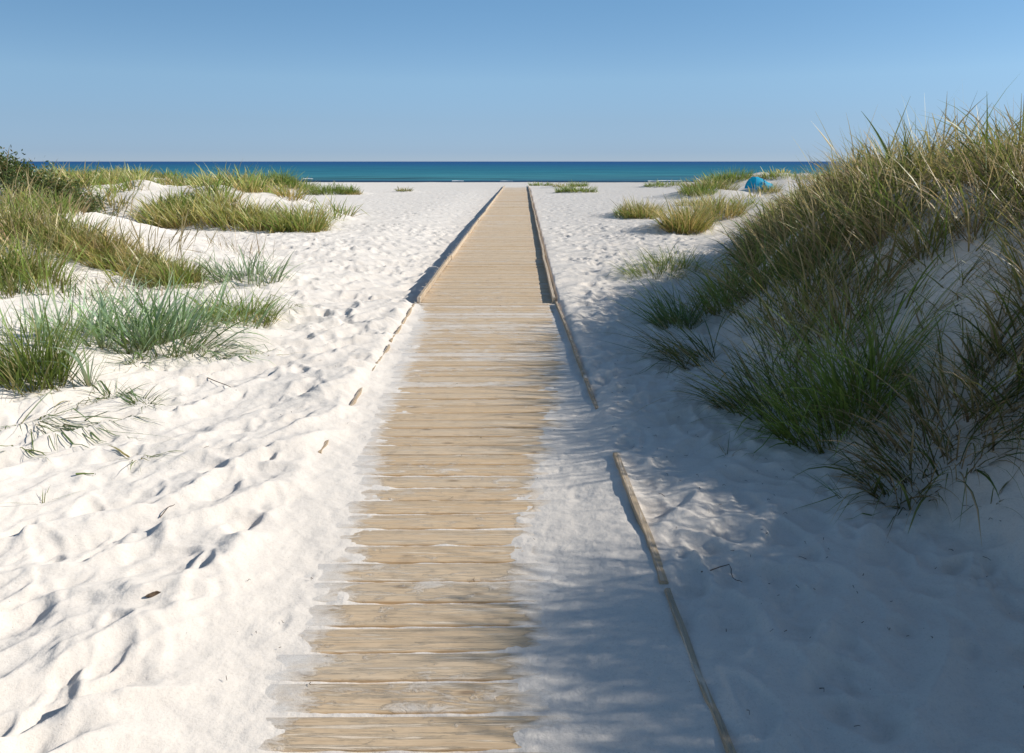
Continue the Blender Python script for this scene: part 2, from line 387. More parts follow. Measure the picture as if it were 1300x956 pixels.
# ------------------------------------------------------------------ boardwalk
BW = empty('boardwalk', (-.26, 1.6, 0))
tag(BW, 'long straight wooden plank boardwalk across white sand to the sea', 'boardwalk')
def plank_geo(y, step, i):
    """one plank across the path: rows of rounded section along its length"""
    xc = float(path_x(y)); wd = .140 if y < 9 else .138
    a = rng.normal(0, .0035) + (.012 if y < 9 else -.014); dz = rng.normal(0, .0011 if y < 9 else .002) + step
    l0 = -HALF + rng.normal(0, .010); l1 = HALF + rng.normal(0, .010)
    n = 25; s = np.linspace(l0, l1, n); hw = wd / 2; cup = rng.normal(0, .0015)
    sec = [(-hw, -.030), (-hw, -.005), (-hw + .006, 0), (0, cup), (hw - .006, 0), (hw, -.005), (hw, -.030)]
    V = []; dust = []; bare = []; wav = perlin(s * 1.3 + i * 3.7, i * 1.9 + s * 0) * .004
    ul, ur = over_edges(y)
    for j in range(n):
        e = 1 if 0 < j < n - 1 else .93
        for (p, q) in sec:
            V.append((xc + s[j], y + p * e + a * s[j] + wav[j] * .6, q + dz + wav[j] * .5))
            if y < 8.9: d = .50 * sstep(-.26, .05, max(ul - s[j], s[j] - ur)) - .10
            else: d = -.10 + .08 * sstep(.6, .85, abs(s[j]))
            dust.append(d); bare.append(float(q < -.004) * (1 - sstep(.0, .25, d)))      # the sides of a plank stay bare and darker
    m = len(sec); F = []
    for j in range(n - 1):
        for k in range(m - 1): F.append((j * m + k, (j + 1) * m + k, (j + 1) * m + k + 1, j * m + k + 1))
    for b in (0, (n - 1) * m):
        f = [(b, b + 1, b + 5, b + 6), (b + 1, b + 2, b + 4, b + 5), (b + 2, b + 3, b + 4, b + 4)]
        F += f[:2]
    return np.array(V), np.array(F), np.array(dust), np.array(bare)
y = 1.62; i = 0; rest = []
while y < 53:
    step = 0.0 if y < 8.85 else .006
    V, F, D, B = plank_geo(y, step, i)
    D = D - np.interp(y, [2, 3, 5, 6.5, 8.6, 9, 12, 20, 30, 34, 38, 48, 52], [.02, .02, .0, -.10, -.06, .02, .05, .04, .0, -.05, .0, -.08, -.3]) + (rng.normal(0, .07))
    T = np.full(len(V), rng.random())
    if i < 100: mesh_obj('plank', V, F, M_PLANK, loc=(float(path_x(y)), y, step), parent=BW, attrs={'tint': T, 'dust': D, 'bare': B})
    else: rest.append((V, F, T, D, B))
    i += 1; y += .152 + rng.normal(0, .0018)
nv = np.cumsum([0] + [len(r[0]) for r in rest])
o = mesh_obj('plank', np.concatenate([r[0] for r in rest]), np.concatenate([r[1] + b for r, b in zip(rest, nv)]), M_PLANK, loc=(0, 35, 0), parent=BW,
             attrs={'tint': np.concatenate([r[2] for r in rest]), 'dust': np.concatenate([r[3] for r in rest]), 'bare': np.concatenate([r[4] for r in rest])})
tag(o, 'far planks of the boardwalk towards the sea', kind='stuff')
def timber(name, p0, p1, w, hgt, parent, dust=0., tilt=0., n=14, rough=.004):
    """a squared, slightly worn and uneven length of timber between two points (top centre line)"""
    p0 = np.array(p0, float); p1 = np.array(p1, float); d = p1 - p0; L = np.linalg.norm(d[:2]); side = np.array([d[1], -d[0], 0]) / L
    sec = [(-.5, -1), (-.5, -.12), (-.40, 0), (.40, 0), (.5, -.12), (.5, -1)]; V = []; T = rng.random()
    ph = rng.uniform(0, 99)
    for j in range(n):
        s = j / (n - 1); c = p0 + d * s + side * perlin(s * 3 + ph, 1.5) * rough * 2.5 + np.array([0, 0, perlin(s * 4 + ph, 7.7) * rough])
        for k, (a, b) in enumerate(sec):
            e = 1 + .10 * float(perlin(s * 9 + k * 5 + ph, 2.2)); V.append(c + side * a * w * e + np.array([0, 0, b * hgt * e + a * tilt * w]))
    m = len(sec); F = []
    for j in range(n - 1):
        for k in range(m): F.append((j * m + k, (j + 1) * m + k, (j + 1) * m + (k + 1) % m, j * m + (k + 1) % m))
    for b, f in ((0, 1), ((n - 1) * m, 0)):
        F += [(b, b + 1, b + 4, b + 5), (b + 1, b + 2, b + 3, b + 4)]
    V = np.array(V)
    return mesh_obj(name, V, F, M_RAIL, loc=tuple(p0), parent=parent, attrs={'tint': np.full(len(V), T), 'dust': np.full(len(V), dust)}, smooth=False)
# raised kerb rails of the far section, in lengths butted end to end
for side in (-1, 1):
    yy = 8.95
    while yy < 52.5:
        ye = min(yy + 4.2, 52.6)
        j0, j1 = rng.normal(0, .008, 2)
        e = HALF - .03
        timber('edge_rail', (float(path_x(yy)) + side * e + j0, yy, .080 + rng.normal(0, .004)), (float(path_x(ye)) + side * e + j1, ye - .012, .080 + rng.normal(0, .004)),
               .040, .070, BW, -.12)
        yy = ye
    timber('bearer', (float(path_x(8.98)) + side * .74, 8.98, -.010), (float(path_x(52.6)) + side * .74, 52.6, -.010), .06, .13, BW, -.1, n=30)
    timber('bearer', (float(path_x(1.6)) + side * .74, 1.6, -.034), (float(path_x(8.94)) + side * .74, 8.94, -.034), .06, .10, BW, -.1)
# half-buried rails of the near section
def near_rail(side, y0, y1, z0, z1, w=.046, off=.0, dust=-.1, tilt=0):
    e = HALF + off
    timber('edge_rail', (float(path_x(y0)) + side * e, y0, z0), (float(path_x(y1)) + side * e, y1, z1), w, .075, BW, dust, tilt, n=24, rough=.006)
near_rail(-1, 6.85, 8.75, .043, .043, .022, dust=-.12)
near_rail(-1, 4.78, 6.70, .048, .043, .022, dust=-.12)
near_rail(-1, 4.06, 4.42, .050, .053, .022, dust=-.12)
near_rail(1, 4.85, 8.85, .046, .048, .026, dust=-.05)
near_rail(1, 2.66, 3.98, .066, .078, .036, dust=-.16)
near_rail(1, 1.62, 2.61, .066, .064, .025, dust=-.14)

# ------------------------------------------------------------------ grass
PAL = {  # base, middle, tip (linear albedo), one row per blade type, with weights
    'fresh': ([((.15, .12, .04), (.125, .175, .03), (.20, .245, .06)), ((.14, .12, .035), (.095, .145, .025), (.15, .20, .045)), ((.22, .16, .07), (.25, .22, .08), (.36, .29, .14))], [.5, .4, .1]),
    'olive': ([((.13, .09, .035), (.135, .15, .032), (.21, .20, .06)), ((.15, .10, .04), (.19, .175, .055), (.29, .235, .10)), ((.24, .16, .075), (.34, .255, .125), (.45, .35, .19)), ((.10, .09, .03), (.085, .125, .022), (.14, .18, .04))], [.34, .26, .22, .18]),
    'gold': ([((.20, .11, .045), (.28, .215, .075), (.38, .29, .12)), ((.15, .11, .04), (.16, .17, .035), (.25, .23, .07)), ((.26, .14, .06), (.38, .275, .12), (.48, .36, .18))], [.45, .33, .22]),
    'blue': ([((.24, .20, .11), (.22, .30, .19), (.31, .39, .25)), ((.20, .17, .09), (.17, .245, .11), (.25, .33, .16)), ((.27, .21, .13), (.27, .32, .21), (.38, .40, .27))], [.5, .33, .17]),
    'bluegreen': ([((.15, .12, .05), (.075, .13, .055), (.12, .18, .08)), ((.13, .10, .04), (.07, .125, .03), (.11, .165, .045)), ((.2, .16, .08), (.15, .21, .12), (.22, .27, .17))], [.45, .35, .2]),
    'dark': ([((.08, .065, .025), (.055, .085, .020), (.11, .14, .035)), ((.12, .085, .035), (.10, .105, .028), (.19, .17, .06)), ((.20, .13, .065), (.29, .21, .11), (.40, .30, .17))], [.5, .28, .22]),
    'dry': ([((.16, .095, .05), (.27, .18, .10), (.38, .27, .16)), ((.20, .13, .07), (.34, .245, .145), (.44, .33, .20)), ((.10, .075, .03), (.10, .115, .03), (.18, .18, .05))], [.45, .30, .25]),
}
def blades(cx, cy, rx, ry, n, L, pal='olive', tilt=.12, spread=.55, droop=.9, bias=(0, 0), w=.005, seg=6, lvar=.35, rot=0., clamp=True, gain=1.):
    """n blades rooted in an ellipse; returns points (n, seg+1, 2, 3) and colours"""
    r = np.sqrt(rng.random(n)) ; a = rng.uniform(0, 2 * math.pi, n)
    ex, ey = r * np.cos(a) * rx, r * np.sin(a) * ry
    X = cx + ex * math.cos(rot) - ey * math.sin(rot); Y = cy + ex * math.sin(rot) + ey * math.cos(rot)
    Z = h_full(X, Y) - .015
    hx = np.cos(a) * r * spread + bias[0] + rng.normal(0, .22, n); hy = np.sin(a) * r * spread + bias[1] + rng.normal(0, .22, n)
    hm = np.hypot(hx, hy) + 1e-6; hx /= hm; hy /= hm
    th = np.clip(tilt + hm * .75 + rng.normal(0, .10, n), 0, 1.45)
    bend = droop * np.abs(rng.normal(.75, .4, n)); LL = L * np.clip(rng.normal(1, lvar, n), .25, 1.6)
    bend = np.where(rng.random(n) < .06, bend + 1.0, bend)            # a few kinked over
    kink = np.where(rng.random(n) < .13, rng.uniform(.5, 1.6, n), 0.); tk = rng.uniform(.25, .75, n)      # snapped and folded blades
    P = np.zeros((n, seg + 1, 3)); P[:, 0] = np.c_[X, Y, Z]
    for k in range(seg):
        t = (k + .5) / seg; an = np.clip(th + bend * t ** 1.6 + kink * (t > tk), 0, 2.7)
        P[:, k + 1] = P[:, k] + (LL / seg)[:, None] * np.c_[np.sin(an) * hx, np.sin(an) * hy, np.cos(an)]
    if clamp:
        g = h_full(P[:, 1:, 0], P[:, 1:, 1]) + .012
        P[:, 1:, 2] = np.maximum(P[:, 1:, 2], g)
    tw = rng.uniform(0, math.pi, n); tw2 = rng.normal(0, .6, n)
    t = np.linspace(0, 1, seg + 1)
    wid = w * np.clip(np.exp(rng.normal(-.05, .38, n)), .4, 2.2)[:, None] * np.interp(t, [0, .15, .6, 1], [.7, 1, .85, .10])[None, :]
    ang = tw[:, None] + tw2[:, None] * t[None, :]
    S = np.stack([np.cos(ang), np.sin(ang), .25 * np.sin(ang * 2)], -1) * wid[..., None] * .5
    V = np.stack([P - S, P + S], 2)
    rows, wt = PAL[pal]; pick = rng.choice(len(rows), n, p=np.array(wt) / sum(wt)); rows = np.array(rows)
    b, m, e = rows[pick, 0], rows[pick, 1], rows[pick, 2]
    C = np.where((t < .3)[None, :, None], b[:, None] + (m - b)[:, None] * (t / .3)[None, :, None], m[:, None] + (e - m)[:, None] * ((t - .3) / .7)[None, :, None])
    C = np.clip(C * 1.45 * gain, 0, .80) * np.clip(rng.normal(1, .2, n), .55, 1.6)[:, None, None]
    C = np.repeat(C[:, :, None, :], 2, 2)
    return V, C
def grass_obj(name, parts, loc=None, mat=None):
    Vs, Cs, Fs, b = [], [], [], 0
    for V, C in parts:
        n, s = V.shape[0], V.shape[1]
        idx = np.arange(n * s * 2).reshape(n, s, 2) + b
        Fs.append(np.stack([idx[:, :-1, 0], idx[:, :-1, 1], idx[:, 1:, 1], idx[:, 1:, 0]], -1).reshape(-1, 4))
        Vs.append(V.reshape(-1, 3)); Cs.append(C.reshape(-1, 3)); b += n * s * 2
    V = np.concatenate(Vs)
    if loc is None: loc = (0, 0, 0)
    return mesh_obj(name, V, np.concatenate(Fs), mat or M_BLADE, loc=loc, attrs={'Col': np.concatenate(Cs)})
def seed_stems(cx, cy, rx, ry, n, L, bias=(0, 0)):
    """flowering stems: a thin stalk and a thicker pale ear at the top"""
    V, C = blades(cx, cy, rx, ry, n, L, 'dry', tilt=.10, spread=.3, droop=.5, bias=bias, w=.004, seg=9, lvar=.15)
    mid = (V[:, :, 0] + V[:, :, 1]) / 2; half = (V[:, :, 1] - V[:, :, 0]) / 2
    half /= np.linalg.norm(half, axis=-1, keepdims=True) + 1e-9
    wid = np.array([.0018, .0018, .0017, .0016, .0015, .0015, .005, .0075, .006, .001])
    V = np.stack([mid - half * wid[None, :, None], mid + half * wid[None, :, None]], 2)
    C[:, 6:] = np.array([.50, .38, .20]); C[:, :6] = np.array([.38, .30, .14])
    return V, C

# camera numbers, used to find where on the ground a feature of the photograph stands
F_PX, PX0, PY0, PITCH, EYE = 940.0, 650.0, 433.0, math.atan(228 / 940), np.array([0, 0, 1.7])
def ground_at(px, py):
    dx, dz = (px - PX0) / F_PX, -(py - PY0) / F_PX
    d = np.array([dx, math.cos(PITCH) + dz * math.sin(PITCH), -math.sin(PITCH) + dz * math.cos(PITCH)])
    s = np.geomspace(1.2, 90, 4000); P = EYE + s[:, None] * d
    below = P[:, 2] < h_full(P[:, 0], P[:, 1])
    k = int(np.argmax(below)) if below.any() else len(s) - 1
    return P[k]

def proj(x, y, z):
    v = np.array([x, y, z]) - EYE; zc = v[1] * math.cos(PITCH) - v[2] * math.sin(PITCH); yc = v[1] * math.sin(PITCH) + v[2] * math.cos(PITCH)
    return PX0 + F_PX * v[0] / zc, PY0 - F_PX * yc / zc
def inside(poly, p):
    c = False
    for (x0, y0), (x1, y1) in zip(poly, poly[1:] + poly[:1]):
        if (y0 > p[1]) != (y1 > p[1]) and p[0] < x0 + (p[1] - y0) * (x1 - x0) / (y1 - y0): c = not c
    return c
def hides(poly, x, y, h=.3):
    """a clump here would stand on, or in front of, a patch of sand the photograph shows bare"""
    z = float(h_full(x, y)); return inside(poly, proj(x, y, z)) or inside(poly, proj(x, y, z + h)) or inside(poly, proj(x, y, z + h * .5))
BARE_RIGHT = [(1128, 350), (1180, 322), (1302, 325), (1310, 440), (1235, 465), (1150, 480), (1122, 425)]
BARE_VALLEY = [(92, 256), (128, 260), (138, 275), (150, 298), (245, 338), (262, 360), (340, 355), (425, 302), (330, 292), (265, 286), (150, 290), (112, 275)]
BARE_SLOPE = [(52, 312), (110, 338), (230, 372), (335, 372), (250, 384), (130, 386), (62, 392), (45, 345)]
SHRUB_VIEW = [(-60, 190), (60, 190), (115, 222), (112, 246), (60, 250), (-60, 240)]
BARE_CREST = [(172, 233), (205, 224), (250, 228), (256, 238), (225, 243), (185, 242)]
def tuft(px, py, label, n, L, rx, ry=None, cat='grass', name='grass_tuft', group=None, extra=None, **kw):
    p = ground_at(px, py); ry = ry or rx * .8
    x, y_ = p[0], p[1] + ry * .6
    parts = [blades(x, y_, rx, ry, n, L, **kw)]
    for e in (extra or []):
        e = dict(e); dx, dy = e.pop('at', (0, 0))
        parts.append(blades(x + dx, y_ + dy, e.pop('rx', rx), e.pop('ry', ry), e.pop('n', n), e.pop('L', L), **{**kw, **e}))
    z = float(h_full(x, y_))
    o = grass_obj(name, parts, (x, y_, z))
    return tag(o, label, cat, group)

# --- left foreground plants
tuft(30, 492, 'dense bright green grass tuft with straw base at the left edge, lowest of all', 600, .38, .24, .2, pal='fresh', tilt=.10, spread=.45, droop=.55, w=.007)
tuft(150, 442, 'wide patch of pale blue-green broad-bladed grass on the left sand', 270, .44, .72, .40, name='lyme_grass', pal='blue', tilt=.2, spread=.4, droop=.8, w=.0145, gain=1.3, bias=(.12, 0),
     extra=[dict(at=(-.75, .15), n=70, rx=.5, ry=.35), dict(at=(.3, .5), n=120, rx=.6, ry=.3)])
tuft(196, 444, 'dark green grass tuft sweeping right beside the blue-green patch', 330, .44, .36, .28, pal='bluegreen', tilt=.25, spread=.6, droop=1.0, w=.0095, gain=1.35, bias=(.22, -.05),
     extra=[dict(at=(.38, -.06), n=90, rx=.18, ry=.12, L=.36, bias=(.75, -.12), droop=1.3)])
tuft(298, 407, 'rounded green grass tuft with orange base right of the blue-green patch', 420, .31, .36, .24, pal='fresh', tilt=.12, spread=.7, droop=.9, w=.008, gain=1.35,
     extra=[dict(n=110, rx=.36, ry=.22, L=.12, pal='gold')])
tuft(310, 362, 'loose pale blue-green tuft behind the rounded green tuft', 210, .36, .52, .3, name='lyme_grass', pal='blue', tilt=.15, spread=.55, droop=.7, w=.0135)
tuft(112, 490, 'single blue-green shoot on a reddish stem in open sand', 22, .38, .02, .02, name='grass_sprout', pal='blue', tilt=.05, spread=.8, droop=.7, w=.011)
tuft(170, 462, 'low sprawling blue-green sprig in front of the big patch', 46, .34, .07, .06, name='grass_sprout', pal='blue', tilt=.5, spread=.9, droop=.9, w=.010, bias=(.1, -.1))
tuft(140, 505, 'small low olive tuft left of its twin on the left sand', 60, .17, .12, .08, pal='bluegreen', tilt=.6, spread=.8, droop=.9, w=.007)
tuft(178, 515, 'small low olive tuft right of its twin on the left sand', 60, .17, .10, .08, pal='bluegreen', tilt=.6, spread=.8, droop=.9, w=.007)
tuft(85, 505, 'thin scattered sprig between the nearest tuft and the low twins', 30, .25, .2, .06, name='grass_sprout', pal='olive', tilt=.7, spread=.6, droop=.9, w=.006)
tuft(50, 540, 'flattened spray of long green blades lying on the left sand', 75, .42, .26, .10, name='grass_spray', pal='bluegreen', tilt=1.0, spread=.4, droop=.9, w=.008, bias=(.45, -.08))
tuft(22, 568, 'curled green sprig of few blades at the left edge', 9, .26, .06, .03, name='grass_sprout', pal='fresh', tilt=1.0, spread=.6, droop=1.2, w=.008, bias=(.4, -.2))
tuft(172, 583, 'flattened green sprig alone on bare sand at left', 16, .26, .05, .03, name='grass_sprout', pal='fresh', tilt=.95, spread=.9, droop=.8, w=.007, bias=(.4, -.1))
tuft(53, 641, 'tiny two-bladed sprout on the left foreground sand', 4, .17, .012, .012, name='grass_sprout', pal='fresh', tilt=.5, spread=1.2, droop=.7, w=.006, bias=(.3, 0))
tuft(300, 322, 'sparse tuft of dry brown stems on bare sand below the middle dune', 90, .40, .55, .3, name='dry_grass', pal='dry', tilt=.15, spread=.3, droop=.5, w=.005)
tuft(300, 392, 'short green sprig trailing right of the rounded tuft', 16, .22, .10, .05, name='grass_sprout', pal='fresh', tilt=.9, spread=.6, droop=.8, w=.007, bias=(.8, -.1)).location.x += .55
tuft(330, 452, 'little lone green blades on sand right of the sweeping tuft', 10, .20, .10, .05, name='grass_sprout', pal='olive', tilt=1.0, spread=.6, droop=.7, w=.006, bias=(.6, .2))
tuft(42, 375, 'thin olive tuft on the sand slope at the left edge above the blue-green patch', 70, .38, .3, .2, pal='olive', tilt=.15, spread=.5, droop=.7, w=.006)
tuft(128, 372, 'sparse green tuft midway up the left sand slope', 64, .30, .45, .25, pal='olive', tilt=.3, spread=.6, droop=.8, w=.006)

# --- tufts across the far beach
def far_tuft(px, py, label, n, L, rx, ry=None, pal='olive', w=.014, **kw):
    return tuft(px, py, label, n, L, rx, ry, pal=pal, tilt=.12, spread=.65, droop=.7, w=w, seg=4, gain=1.2, group='grass tufts scattered over the beach', **kw)
far_tuft(816, 277, 'rounded yellow-green tuft on the right beach, second nearest to the path', 520, .44, .56, .45, 'gold', extra=[dict(at=(-.55, 0), n=120, rx=.22, L=.30, pal='fresh'), dict(n=300, pal='fresh', L=.38)])
far_tuft(872, 296, 'big shaggy golden tuft with green base, nearest of the right beach tufts', 620, .60, .50, .45, 'gold', extra=[dict(n=300, L=.42, pal='fresh'), dict(at=(.35, .3), n=200, rx=.4, L=.5, pal='olive')])
far_tuft(918, 276, 'golden tuft joined to the right side of the big shaggy tuft', 480, .50, .62, .5, 'gold', extra=[dict(n=200, L=.4, pal='fresh')])
far_tuft(885, 262, 'loose olive tuft behind the big shaggy golden tuft', 300, .45, .7, .5, 'olive', .016)
far_tuft(890, 248, 'small green tuft on a low mound up the right beach', 420, .5, .75, .5, 'fresh', .02)
far_tuft(845, 237, 'low flat green tuft alone near the water on the right beach', 300, .32, 1.3, .5, 'fresh', .03)
far_tuft(905, 240, 'low olive tuft left of the turquoise beach tent', 420, .5, 1.3, .6, 'olive', .03)
far_tuft(925, 233, 'dark green mound of grass behind and left of the tent', 700, .65, 1.5, .8, 'fresh', .03)
far_tuft(978, 245, 'olive tuft in front of the turquoise beach tent', 260, .45, .5, .4, 'olive', .02)
far_tuft(1012, 229, 'low green fringe of grass on the sand rise right of the tent', 420, .40, 2.2, .6, 'fresh', .026)
far_tuft(688, 236, 'little green tuft right of the boardwalk end', 220, .30, .9, .4, 'fresh', .03)
far_tuft(718, 238, 'thin pale tuft in the row right of the boardwalk end', 130, .28, .8, .4, 'olive', .03)
far_tuft(736, 244, 'low green tuft, nearest of those right of the boardwalk end', 300, .34, .95, .4, 'fresh', .03, extra=[dict(at=(-.9, .1), n=120, rx=.4)])
far_tuft(735, 237, 'small green tuft behind the nearest one right of the boardwalk end', 200, .36, .6, .4, 'fresh', .03)
far_tuft(414, 247, 'wide low green tuft on the left beach before the sea', 520, .42, 1.2, .6, 'fresh', .026)
far_tuft(440, 246, 'narrow green tuft right beside the wide low one on the left beach', 280, .40, .6, .4, 'fresh', .026, extra=[dict(at=(.4, -.2), n=140, rx=.4, L=.2, pal='gold')])
far_tuft(513, 243, 'tiny tuft alone on the open beach left of the boardwalk', 150, .22, .45, .25, 'olive', .026)
far_tuft(374, 240, 'dark green tuft at the right foot of the far left dune', 480, .60, 1.2, .6, 'fresh', .028)
far_tuft(340, 234, 'bushy green tuft on the far left dune shoulder', 620, .75, 1.5, .8, 'fresh', .028)
far_tuft(325, 221, 'green tuft on top of the far left dune', 500, .65, 1.5, .8, 'fresh', .028)

# --- plants around the foot of the right dune
tuft(832, 353, 'sparse pale green tuft on sunlit sand left of the dune', 260, .34, .42, .22, pal='fresh', tilt=.3, spread=.7, droop=.8, w=.006, bias=(-.1, 0))
tuft(862, 340, 'low grey-green tuft at the sunlit foot of the right dune', 300, .34, .45, .25, pal='fresh', tilt=.25, spread=.6, droop=.8, w=.006)
tuft(800, 358, 'lone curved sprout on sunlit sand left of the dune', 8, .22, .05, .03, name='grass_sprout', pal='fresh', tilt=.6, spread=.9, droop=.9, w=.006)
tuft(862, 412, 'dark blue-green tuft fanning left at the dune foot', 230, .44, .20, .22, pal='bluegreen', tilt=.25, spread=.5, droop=.9, w=.008, bias=(-.28, 0))
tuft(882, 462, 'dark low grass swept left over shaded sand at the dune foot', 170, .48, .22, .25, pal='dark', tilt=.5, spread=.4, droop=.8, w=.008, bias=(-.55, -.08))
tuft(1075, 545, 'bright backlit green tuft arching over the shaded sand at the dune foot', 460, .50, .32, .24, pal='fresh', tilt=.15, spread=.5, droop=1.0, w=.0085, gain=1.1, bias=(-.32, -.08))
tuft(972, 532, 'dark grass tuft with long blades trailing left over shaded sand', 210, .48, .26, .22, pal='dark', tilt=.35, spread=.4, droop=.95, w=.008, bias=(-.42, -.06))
tuft(1228, 582, 'tangled clump of dry straw and green blades at lower right of the dune', 470, .42, .40, .26, pal='dry', tilt=.3, spread=.6, droop=1.2, w=.0075, bias=(-.12, -.18),
     extra=[dict(n=170, pal='dark', L=.4), dict(at=(.45, .02), n=260, pal='dark', rx=.35, L=.38), dict(at=(.1, .15), n=120, pal='olive', L=.36)])
tuft(1072, 632, 'leaning two-bladed green sprout on shaded sand', 5, .27, .02, .02, name='grass_sprout', pal='bluegreen', tilt=.35, spread=.2, droop=.25, w=.006, bias=(-.5, 0), lvar=.2)
tuft(1156, 618, 'bent green stalk with a fallen blade below the dune grass', 5, .30, .015, .015, name='grass_sprout', pal='dark', tilt=.05, spread=.6, droop=1.3, w=.006, bias=(-.4, 0))
tuft(924, 580, 'small dark three-bladed sprout on shaded sand', 6, .16, .012, .012, name='grass_sprout', pal='dark', tilt=.3, spread=1.3, droop=.3, w=.005)
tuft(1100, 580, 'small dead upright sprig under the arching tuft', 6, .12, .015, .015, name='dead_sprig', pal='dry', tilt=.1, spread=1.0, droop=.5, w=.005)
tuft(1262, 640, 'short withered sprig at the lower right under the dry clump', 8, .14, .03, .02, name='dead_sprig', pal='dark', tilt=.4, spread=1.2, droop=.8, w=.005)

# --- the grass masses on the dunes
def mass(cands, npc, L, pals, wfun, **kw):
    parts = []
    for (x, y_) in cands:
        d = math.hypot(x, y_); p = rng.choice(len(pals[0]), p=np.array(pals[1]) / sum(pals[1]))
        sc = kw.get('size', .28) * rng.uniform(.7, 1.4)
        n = int(npc * rng.uniform(.6, 1.3) * min(1, (14 / max(d, 5)) ** .5))
        parts.append(blades(x, y_, sc, sc, max(n, 8), L * rng.uniform(.75, 1.25), pals[0][p], tilt=kw.get('tilt', .12), spread=kw.get('spread', .5), droop=kw.get('droop', .9),
                            w=wfun(d), seg=6 if d < 9 else 4, bias=kw.get('bias', (0, 0)), clamp=d < 9, gain=kw.get('gain', 1.) * rng.uniform(.72, 1.3)))
        if kw.get('skirt') and rng.random() < .7: parts.append(blades(x, y_, sc * 1.1, sc * 1.1, int(n * .3), L * .7, 'dry', tilt=.45, spread=.9, droop=1.5, w=wfun(d) * .8, seg=6, gain=.8))
    return parts
# right dune
c = []
while len(c) < 700:
    y_ = rng.uniform(.4, 20) ; y_ = .4 + 19.6 * rng.random() ** 1.35
    f, cr = float(foot_x(y_)), float(crest_x(y_)); x = rng.uniform(f + .15, cr + 1.8)
    t = (x - f) / (cr - f)
    if y_ < 3.55 and x < 2.95: continue  # clumps kept beyond this stand out of view, added for their shadow
    if 3.5 < y_ < 7.2 and x < f + .22: continue
    if 2.4 < y_ < 3.3 and rng.random() < .3: continue
    if y_ > 9 and t < .25 + .2 * perlin(x, y_) : continue
    if perlin(x * .9 + 4, y_ * .9) < -.36: continue
    if hides(BARE_RIGHT, x, y_, .42) and rng.random() < .965: continue
    c.append((x, y_))
wn = lambda d: max(.0072, .0014 * d)
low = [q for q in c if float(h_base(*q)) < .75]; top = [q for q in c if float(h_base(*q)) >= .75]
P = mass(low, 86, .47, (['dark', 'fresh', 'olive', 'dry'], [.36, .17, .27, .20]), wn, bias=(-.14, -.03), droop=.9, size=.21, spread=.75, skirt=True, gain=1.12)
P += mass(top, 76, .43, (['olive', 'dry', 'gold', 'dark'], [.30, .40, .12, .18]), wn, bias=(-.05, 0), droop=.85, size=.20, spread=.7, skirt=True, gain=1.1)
for (x, y_) in [q for q in top if q[1] > 4.2][::3]: P.append(seed_stems(x, y_, .3, .3, 4, .60))
for (x, y_) in [q for q in top if q[1] > 4.0][::2]: P.append(blades(x, y_, .25, .25, 7, .60, 'olive', tilt=.05, spread=.35, droop=.45, w=wn(math.hypot(x, y_)), seg=6))
k = 0
while k < 30:                       # stray stalks and broken stems standing in the bare patch
    x, y_ = rng.uniform(2.0, 3.8), rng.uniform(3.7, 5.8)
    if not inside(BARE_RIGHT, proj(x, y_, float(h_full(x, y_)))): continue
    k += 1
    P.append(blades(x, y_, .10, .08, int(rng.integers(3, 12)), rng.uniform(.12, .42), ['dry', 'fresh', 'dark', 'dry'][k % 4], tilt=rng.uniform(.1, .9), spread=.6, droop=.9, w=.005, bias=(-.1, -.1)))
o = grass_obj('dune_grass', P)
tag(o, 'dense dark marram grass covering the tall dune on the right', 'dune grass', kind='stuff')
# left ridge, from the edge of the picture down towards the path
c = []
def along(pts, n, sp):
    pts = np.array(pts, float); seg = np.linalg.norm(np.diff(pts, axis=0), axis=1); cum = np.r_[0, np.cumsum(seg)]
    s = rng.uniform(0, cum[-1], n); x = np.interp(s, cum, pts[:, 0]); y = np.interp(s, cum, pts[:, 1])
    w = np.interp(s, cum, sp); return [(a + rng.normal(0, q), b + rng.normal(0, q * .7)) for a, b, q in zip(x, y, w)]
g = lambda *pp: [tuple(ground_at(*q)[:2]) for q in pp]
ridge = g((6, 296), (60, 305), (120, 322), (165, 338), (205, 352), (235, 362))
c = [q for q in along(ridge, 130, [.6, .45, .30, .22, .18, .14]) if not hides(BARE_VALLEY, *q, .25) and not hides(BARE_SLOPE, *q, .05) and not hides(SHRUB_VIEW, *q, .42)]
c2 = along(g((0, 368), (10, 345), (25, 366)), 18, [.25, .25, .2])
wl = lambda d: max(.0075, .0011 * d)
rp = (['olive', 'gold', 'fresh', 'dry'], [.40, .26, .24, .10])
P = mass([q for q in c if q[0] < -7.2], 56, .44, rp, wl, size=.24, droop=.7, gain=1.3, spread=.65) + mass([q for q in c if -7.2 <= q[0] < -5.6], 54, .36, rp, wl, size=.22, droop=.75, gain=1.3, spread=.65) + mass([q for q in c if q[0] >= -5.6], 48, .29, rp, wl, size=.2, droop=.8, gain=1.3, spread=.7)
P += mass(c2, 75, .42, (['fresh', 'olive'], [.6, .4]), wl, size=.24, droop=.7, gain=1.2)
c3 = along(g((95, 378), (140, 360), (170, 375), (120, 395)), 24, [.3, .3, .3, .3])
P += mass(c3[::2], 15, .28, (['olive', 'fresh', 'bluegreen'], [.5, .3, .2]), wl, size=.25, droop=.9, spread=.8)
c4 = along(g((0, 262), (40, 262), (75, 272), (96, 282)), 34, [.4, .4, .35, .25])
c4 = [q for q in c4 if not hides(BARE_VALLEY, *q, .3)]
P += mass(c4, 50, .30, (['gold', 'olive', 'dry', 'fresh'], [.35, .35, .15, .15]), wl, size=.26, droop=.7, gain=1.25)
for q in (c + c4)[::4]: P.append(seed_stems(q[0], q[1], .4, .4, 4, .85, bias=(.25, 0)))
o = grass_obj('dune_grass', P)
tag(o, 'band of olive and straw grass along the near left dune ridge', 'dune grass', kind='stuff')
